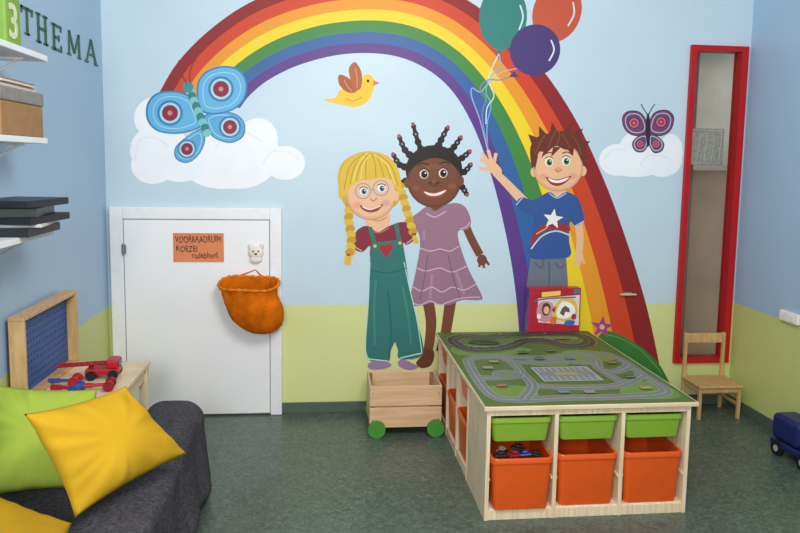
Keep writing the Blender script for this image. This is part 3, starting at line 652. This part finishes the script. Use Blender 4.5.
# ------------------------------------------------------------ child chair
yr=W-.06; 
fy=PZ(700,420,0).y; 
ch_d=min(max(yr-fy,.22),.30); fy=yr-ch_d
cxl=PY(699,400,fy).x; cxr=PY(741,400,fy).x
zs=PY(720,386,fy).z; ztop=PY(700,332,yr).z
cwid=cxr-cxl; 
chx=min(cxl,XR-.03-cwid)
ch=root('child_chair',(chx,fy,0),0,'small natural birch wooden child chair below the red window','chair')
bm=bmesh.new(); bx(bm,-.008,cwid+.008,-.015,ch_d-.01,zs-.014,zs+.002,.005); finish(bm,'seat',BIRCH,ch)
for x in (0,cwid-.022):
    bm=bmesh.new(); bx(bm,x,x+.022,0,.024,0,zs-.014,.003); finish(bm,'leg',BIRCH,ch)
    bm=bmesh.new(); bx(bm,x,x+.022,ch_d-.024,ch_d,0,ztop,.003); finish(bm,'leg',BIRCH,ch)
bm=bmesh.new(); bx(bm,.022,cwid-.022,ch_d-.018,ch_d-.006,ztop-.075,ztop-.004,.003); finish(bm,'backrest',BIRCH,ch)
bm=bmesh.new()
bx(bm,.022,cwid-.022,.006,.018,zs-.05,zs-.014,.001); bx(bm,.022,cwid-.022,ch_d-.018,ch_d-.006,zs-.05,zs-.014,.001)
for x in (.004,cwid-.016): bx(bm,x,x+.012,.024,ch_d-.024,zs-.05,zs-.014,.001); bx(bm,x,x+.012,.024,ch_d-.024,.09,.11,.001)
finish(bm,'stretcher',BIRCH,ch)
# ------------------------------------------------------------ toy truck at right wall
q=PZ(790,474,0)
tk=root('toy_truck',(XR-.125,q.y,0),math.radians(3),'blue and white plastic toy truck parked along the side wall','toy truck')
TB=M('#1f2b60',.3); TW=M('#c4c6d0',.3); TD=M('#1b1c20',.6)
bm=bmesh.new(); bx(bm,-.08,.09,0,.34,.05,.09,.012,seg=3); bx(bm,-.08,.09,.10,.34,.09,.25,.035,seg=4); finish(bm,'truck_body',TB,tk,smooth=False)
bm=bmesh.new(); bx(bm,-.07,.08,.01,.11,.14,.24,.035,seg=4); finish(bm,'truck_cab',TW,tk)
bm=bmesh.new(); bx(bm,-.082,.092,-.03,.095,.06,.155,.032,seg=4); finish(bm,'truck_bonnet',TB,tk)
bm=bmesh.new(); bx(bm,-.05,.06,.004,.012,.17,.215,.003); bx(bm,-.074,-.068,.035,.09,.17,.215,.003); finish(bm,'truck_windscreen',M('#22303c',.15),tk)
for x in (-.045,.055):
    bm=bmesh.new(); cyl(bm,(x,-.034,.105),(x,-.026,.105),.016); finish(bm,'headlight',M('#e0d8b8',.2),tk)
for x in (-.095,.08):
    for y in (.04,.26):
        bm=bmesh.new(); cyl(bm,(x,y,.046),(x+.027,y,.046),.046,seg=24); cyl(bm,(x-.002,y,.046),(x+.029,y,.046),.02,seg=16,mi=1); finish(bm,'wheel',[TD,M('#a8a8b0',.3)],tk)
# ------------------------------------------------------------ left side: low table, pegboard, red toys
lt_h=.62; lx1=PZ(143,369,lt_h); 
lty1=min(lx1.y,W-.3); lty0=3.22
e=PX(77,290,XL+.02+.07)
lty1=max(lty1,e.y+.03)
lt=root('low_table',((XL+.02+lx1.x)/2,(lty0+lty1)/2,0),0,'low pine table along the side wall behind the sofa','table')
hw_=(lx1.x-XL-.02)/2; hd_=(lty1-lty0)/2
bm=bmesh.new(); bx(bm,-hw_,hw_,-hd_,hd_,lt_h-.025,lt_h,.004); finish(bm,'tabletop',PINE,lt)
for sx_ in (-1,1):
    for sy in (-1,1):
        bm=bmesh.new(); bx(bm,sx_*(hw_-.03)-.022,sx_*(hw_-.03)+.022,sy*(hd_-.03)-.022,sy*(hd_-.03)+.022,0,lt_h-.025,.003); finish(bm,'leg',PINEV,lt)
bm=bmesh.new(); bx(bm,-hw_+.05,hw_-.05,hd_-.04,hd_-.022,lt_h-.1,lt_h-.025,.001); bx(bm,-hw_+.05,hw_-.05,-hd_+.022,-hd_+.04,lt_h-.1,lt_h-.025,.001)
bx(bm,hw_-.04,hw_-.022,-hd_+.05,hd_-.05,lt_h-.1,lt_h-.025,.001); finish(bm,'apron',PINE,lt)
pdp=.07
py1=e.y; py0=3.24; ptop=e.z; pz0=lt_h+.001
pb=root('pegboard_box',(XL+.02,(py0+py1)/2,pz0),0,'wooden framed blue pegboard box standing on the low table','toy board')
L2=(py1-py0)/2; hh=ptop-pz0; th=.02
bm=bmesh.new(); bx(bm,0,pdp,-L2,L2,hh-th,hh,.003); bx(bm,0,pdp,-L2,L2,0,th,.003); bx(bm,0,pdp,L2-th,L2,th,hh-th,.003); bx(bm,0,pdp,-L2,-L2+th,th,hh-th,.003); finish(bm,'box_frame',BIRCH,pb)
bm=bmesh.new(); bx(bm,0.008,.02,-L2+th,L2-th,th,hh-th,0)
for i in range(18):
    for k in range(10):
        y=-L2+.05+i*(2*L2-.10)/17; z=.05+k*(hh-.10)/9
        cyl(bm,(.02,y,z),(.0215,y,z),.005,seg=8,mi=1)
finish(bm,'pegboard',[M('#3a5c98',.5),M('#26396a',.6)],pb)
RT=M('#b4202a',.3)
q=PZ(112,377,lt_h); 
rt=root('toy_fire_engine',(q.x-.02,min(q.y,lty1-.1),lt_h),math.radians(4),'red plastic toy fire engine with ladder on the low table','toy truck')
bm=bmesh.new(); bx(bm,-.10,.06,-.05,.05,.025,.055,.006); bx(bm,.0,.06,-.05,.05,.055,.10,.01); finish(bm,'truck_body',RT,rt)
bm=bmesh.new(); bx(bm,.05,.063,-.04,.04,.065,.092,.003); finish(bm,'truck_windscreen',M('#2c3c58',.2),rt)
bm=bmesh.new()
for y in (-.02,.02): tube(bm,[(-.24,y,.068),(.0,y,.078)],.006,6)
for i in range(8): tube(bm,[(-.23+i*.03,-.02,.069+i*.0012),(-.23+i*.03,.02,.069+i*.0012)],.004,6)
tube(bm,[(-.08,0,.05),(-.08,0,.078)],.012,8); finish(bm,'ladder',M('#a01a20',.35),rt)
for x in (-.07,.035):
    for y in (-.06,.05):
        bm=bmesh.new(); cyl(bm,(x,y,.025),(x,y+.012,.025),.025,seg=20); finish(bm,'wheel',TD,rt)
for k,(px_,py_,cc,rz,hc_) in enumerate(((100,390,'#b4202a',.12,'#8f1c22'),(68,393,'#b4202a',-.15,'#2f4f94'),(66,385.5,'#2f4f94',.05,'#b4202a'))):
    q=PZ(px_,py_,lt_h)
    h_=root('toy_hammer',q,rz,('red' if k!=2 else 'blue')+' plastic toy hammer lying on the low table','toy tool','tools on the low table')
    bm=bmesh.new(); cyl(bm,(-.075,0,.026),(.04,0,.026),.010,.008,12); cyl(bm,(-.08,0,.026),(-.03,0,.026),.013,.012,12); finish(bm,'handle',M(cc,.3),h_,smooth=False)
    bm=bmesh.new(); cyl(bm,(.045,-.03,.026),(.045,.03,.026),.018,seg=16); cyl(bm,(.045,-.04,.026),(.045,-.03,.026),.026,seg=16); cyl(bm,(.045,.03,.026),(.045,.04,.026),.026,seg=16); finish(bm,'hammer_head',M(hc_,.3),h_)
# ------------------------------------------------------------ shelves on left wall
SHW=M('#e9ecee',.4,.03)
SD=.24
sh=[]
for (px_,py_,lab) in ((48,62,'white wall shelf holding a green number block'),(48,144,'white wall shelf holding brown boxes'),(56,234,'white wall shelf holding black folders')):
    e=PX(px_,py_,XL+SD)
    y1=e.y; y0=y1-1.1
    r_=root('wall_shelf',(XL,(y0+y1)/2,e.z),0,lab,'shelf')
    bm=bmesh.new(); bx(bm,0,SD,-.55,.55,0,.025,.003); finish(bm,'shelf_board',SHW,r_)
    for y in (-.42,.42):
        bm=bmesh.new(); bx(bm,0,.012,y-.01,y+.01,-.12,0,.001); bx(bm,0,SD*.8,y-.01,y+.01,-.012,0,.001); tube(bm,[(.006,y,-.11),(SD*.72,y,-.008)],.006,6); finish(bm,'bracket',SHW,r_)
    sh.append((y1,e.z+.025))
y1,z=sh[0]
e=PX(22,40,XL+.20)
nb=root('number_block',(XL+.13,e.y-.07,z),0,'lime green number block with white figure 3 on the shelf','block')
bm=bmesh.new(); bx(bm,-.07,.07,-.07,.07,0,.2,.01); finish(bm,'block_body',M('#7fa544',.5),nb)
o=textmesh('3',.19,'block_number',M('#cfdcb4',.5),.001,.003); o.parent=nb; o.rotation_euler=(math.pi/2,0,0); o.location=(-.05,-.072,.035)
o=textmesh('3',.19,'block_number',M('#cfdcb4',.5),.001,.003); o.parent=nb; o.rotation_euler=(math.pi/2,0,math.pi/2); o.location=(.072,-.055,.035)
y1,z=sh[1]
KB=M('#a07a52',.7,.1)
bm=bmesh.new(); bx(bm,XL+.01,XL+.235,y1-.42,y1-.03,z,z+.13,.004); finish(bm,'cardboard_box',KB,label='brown cardboard storage box on the wall shelf',cat='box')
bm=bmesh.new(); bx(bm,XL+.01,XL+.238,y1-.43,y1-.02,z+.131,z+.185,.006); finish(bm,'storage_box',M('#8a8680',.6,.15,30),label='grey storage box stacked on the brown box',cat='box')
for k in range(4):
    bm=bmesh.new(); zz=z+.186+k*.009; bx(bm,XL+.02+.005*k,XL+.225-.008*(k%2),y1-.40+.01*k,y1-.06-.01*(k%3),zz,zz+.008,.001); finish(bm,'magazine',M(['#c8c4bc','#a88a6c','#d4d0c8','#8c7a6c'][k],.5),label='thin magazine stacked on the grey storage box',cat='magazine',group='magazines on the storage box')
y1,z=sh[2]
zz=z
for k in range(5):
    pp=k==1; hgt=[.034,.014,.03,.034,.03][k]
    cc=['#22262c','#c8ccce','#1c2026','#22302c','#24272e'][k]
    T=Matrix.Translation((XL+.15+.012*(k%3),y1-.19+.02*((k*2)%3-1),zz))@Matrix.Rotation([0,.14,-.1,.16,-.12][k],4,'Z')
    bm=bmesh.new()
    if pp: bx(bm,-.11,.12,-.16,.16,0,hgt-.001,.001)
    else:
        bx(bm,-.11,.125,-.165,.165,0,.004,.001); bx(bm,-.11,.125,-.165,.165,hgt-.005,hgt-.001,.001); bx(bm,.121,.125,-.165,.165,.004,hgt-.005,0); bx(bm,-.10,.118,-.155,.155,.005,hgt-.012,0,mi=1); bx(bm,-.11,.121,-.165,-.161,.004,hgt-.005,0)
    finish(bm,'paper_stack' if pp else 'folder',[M(cc,.4),M('#a8a69c',.7)],label='stack of white paper between the folders' if pp else 'black document binder lying on the wall shelf',cat='paper' if pp else 'folder',base=True,mw=T)
    zz+=hgt
LG=M('#35604c',.45)
segs={'T':[(-.5,.5,.9,1),(-.07,.07,0,1),(-.2,.2,0,.07),(-.5,-.42,.74,1),(.42,.5,.74,1)],
'H':[(-.38,-.24,0,1),(.24,.38,0,1),(-.3,.3,.46,.55),(-.5,-.12,0,.07),(.12,.5,0,.07),(-.5,-.12,.93,1),(.12,.5,.93,1)],
'E':[(-.34,-.2,0,1),(-.46,.38,0,.09),(-.46,.38,.91,1),(-.3,.18,.46,.55),(.3,.38,0,.25),(.3,.38,.77,1),(.12,.18,.38,.62)]}
spots={'T':(27,35,8),'H':(42,44,15),'E':(57,51,25),'M':(74,57,33),'A':(91,64,40)}
for chh,(px_,yb,yt) in spots.items():
    pbm=PX(px_,yb,XL); ptp=PX(px_,yt,XL)
    z0=pbm.z; hL=ptp.z-pbm.z; wL=(PX(px_+5.6,yb,XL).y-PX(px_-5.6,yb,XL).y)
    bm=bmesh.new()
    if chh in segs:
        for (a_,b_,c_,d_) in segs[chh]: bx(bm,0,.006,a_*wL,b_*wL,c_*hL,d_*hL,.0)
    else:
        def bar(xa,za,xb,zb2,tw):
            vs=[]
            for x in (0,.0061):
                for (yy,zz_) in ((xa-tw/2,za),(xa+tw/2,za),(xb+tw/2,zb2),(xb-tw/2,zb2)): vs.append(bm.verts.new((x,yy*wL,zz_*hL)))
            for f in ((0,1,2,3),(7,6,5,4),(0,4,5,1),(1,5,6,2),(2,6,7,3),(3,7,4,0)): bm.faces.new([vs[i] for i in f])
        if chh=='M':
            bar(-.45,0,-.42,1,.09); bar(.45,0,.42,1,.14); bar(-.42,1,0,.15,.14); bar(.42,1,0,.15,.09)
            bx(bm,0,.006,-.6*wL,-.3*wL,0,.07*hL,0); bx(bm,0,.006,.3*wL,.6*wL,0,.07*hL,0)
        else:
            bar(-.42,0,0,1,.09); bar(.42,0,0,1,.15); bx(bm,0,.006,-.25*wL,.25*wL,.33*hL,.41*hL,0)
            bx(bm,0,.006,-.56*wL,-.27*wL,0,.07*hL,0); bx(bm,0,.006,.27*wL,.57*wL,0,.07*hL,0)
    finish(bm,'wall_letter',LG,label='dark green wooden capital letter %s on the blue wall'%chh,cat='letter',group='letters on the side wall',mw=Matrix.Translation((XL,pbm.y,z0)),recalc=True)
# ------------------------------------------------------------ sofa
GRY=M('#4f4d52',.97,.4,70,bump=.8,bscale=110,spec=.05)
def soft(x0,x1,y0,y1,z0,z1,rad,amp,name,parent,cuts=18,seed=0,flare=0):
    bm=bmesh.new(); r=bmesh.ops.create_cube(bm,size=2); bmesh.ops.subdivide_edges(bm,edges=bm.edges[:],cuts=cuts,use_grid_fill=True)
    c=Vector(((x0+x1)/2,(y0+y1)/2,(z0+z1)/2)); hs=Vector(((x1-x0)/2,(y1-y0)/2,(z1-z0)/2))
    for v in bm.verts:
        q=Vector(v.co); P_=Vector([q[i]*hs[i] for i in range(3)])
        inn=Vector([max(-(hs[i]-rad),min(hs[i]-rad,P_[i])) for i in range(3)])
        dd=P_-inn
        if dd.length>rad: P_=inn+dd.normalized()*rad
        low=max(0,min(1,(.9-q.z)/1.9))
        per=(P_.x+P_.y)+(P_.x-P_.y)*.3
        fold=math.sin(per*26+2.5*noise.noise(P_*3+Vector((seed,0,0))))*.6+.7*noise.noise(Vector((P_.x*7,P_.y*7,P_.z*.8+seed)))
        k=noise.noise(P_*4+Vector((seed,0,0)))*amp+noise.noise(P_*9+Vector((seed,2,0)))*amp*.3
        dn=dd.normalized() if dd.length>1e-6 else Vector((0,0,1))
        P_+=dn*k
        if flare:
            hor=Vector((dn.x,dn.y,0))
            P_+=hor*(flare*low*low+fold*.022*low)
        P_+=c
        P_.z=max(P_.z,z0)
        P_.x=max(P_.x,XL+.015-parent.location.x)
        v.co=P_
    return finish(bm,name,GRY,parent,smooth=True)
sx1=-.64
sf=root('sofa',((XL+sx1)/2,2.6,0),0,'sofa covered with a dark grey knitted throw','sofa')
ox,oy=sf.location.x,sf.location.y
soft(XL+.05-ox,sx1-ox,1.9-oy,3.17-oy,.0,.42,.06,.012,'sofa_seat',sf,seed=1,cuts=44,flare=.06)
soft(lx1.x+.05-ox,sx1+.01-ox,3.0-oy,3.70-oy,.0,.50,.10,.014,'armrest',sf,seed=7,cuts=40,flare=.06)
soft(XL+.03-ox,XL+.11-ox,1.9-oy,3.17-oy,.25,.66,.04,.008,'backrest',sf,seed=11)
def pillow(c00,c10,c11,c01,T,hexc,label,seed):
    n=40; bm=bmesh.new(); top=[];bot=[]
    nrm=((c10-c00).cross(c01-c00)).normalized()
    for j in range(n+1):
        ra=[];rb=[]
        for i in range(n+1):
            u=-1+2*i/n; v=-1+2*j/n
            uu=u*(1-.08*(1-v*v)); vv=v*(1-.08*(1-u*u))
            s=(uu+1)/2; t=(vv+1)/2
            P_=c00*(1-s)*(1-t)+c10*s*(1-t)+c11*s*t+c01*(1-s)*t
            prof=((1-u**2)*(1-v**2))**.55 if i not in (0,n) and j not in (0,n) else 0
            rad_=math.sqrt(u*u+v*v); an=math.atan2(v,u)
            wr=noise.noise(Vector((u*1.3+seed,v*1.3,seed)))*.018+noise.noise(Vector((math.cos(an)*4.5,math.sin(an)*4.5,seed+rad_*.5)))*.020*rad_**2
            edge=min(1,prof*2.2)
            hh_=T*prof
            ra.append(bm.verts.new(P_+nrm*(hh_+wr*edge)))
            rb.append(ra[-1] if i in(0,n) or j in (0,n) else bm.verts.new(P_-nrm*(min(hh_,.065)*.9-wr*edge*.5)))
        top.append(ra);bot.append(rb)
    for j in range(n):
        for i in range(n):
            bm.faces.new((top[j][i],top[j][i+1],top[j+1][i+1],top[j+1][i]))
            f=(bot[j][i],bot[j+1][i],bot[j+1][i+1],bot[j][i+1])
            if len(set(f))==4 and bm.faces.get(f) is None: bm.faces.new(f)
    finish(bm,'cushion',M(hexc,1.0,.06,5,bump=.1,bscale=300,spec=.0),smooth=True,label=label,cat='cushion')
pillow(PZ(-20,498,.45),PZ(104,488,.45),PZ(97,389,.78),PZ(-8,384,.82),.095,'#a3b84a','lime green square cushion leaning on the sofa back',3)
pillow(PZ(75,518,.47),PZ(187,453,.51),PZ(126,386,.83),PZ(24,414,.84),.105,'#d2a62c','mustard yellow square cushion leaning on the green cushion',9)
pillow(PZ(-60,590,.47),PZ(48,610,.48),PZ(72,523,.50),PZ(-30,483,.62),.07,'#b88f26','mustard yellow cushion lying on the sofa seat',15)
# ------------------------------------------------------------ lights
wd_=bpy.data.worlds.new('world'); scene.world=wd_; wd_.use_nodes=True
wd_.node_tree.nodes['Background'].inputs['Color'].default_value=(.98,.985,1,1); wd_.node_tree.nodes['Background'].inputs['Strength'].default_value=.6
def area(name,loc,tgt,size,en,col=(1,1,1)):
    l=bpy.data.lights.new(name,'AREA'); l.size=size; l.energy=en; l.color=col; o=bpy.data.objects.new(name,l); COL.objects.link(o); o.location=loc
    o.rotation_euler=(Vector(tgt)-Vector(loc)).to_track_quat('-Z','Y').to_euler(); return o
area('ceiling_light',(.6,1.4,3.1),(.3,W,1.2),1.0,64,(1,.98,.94))
area('window_light',(-.6,-1.0,2.3),(.3,W,1.0),1.0,84,(1,.985,.96))
scene.view_settings.view_transform='Standard'
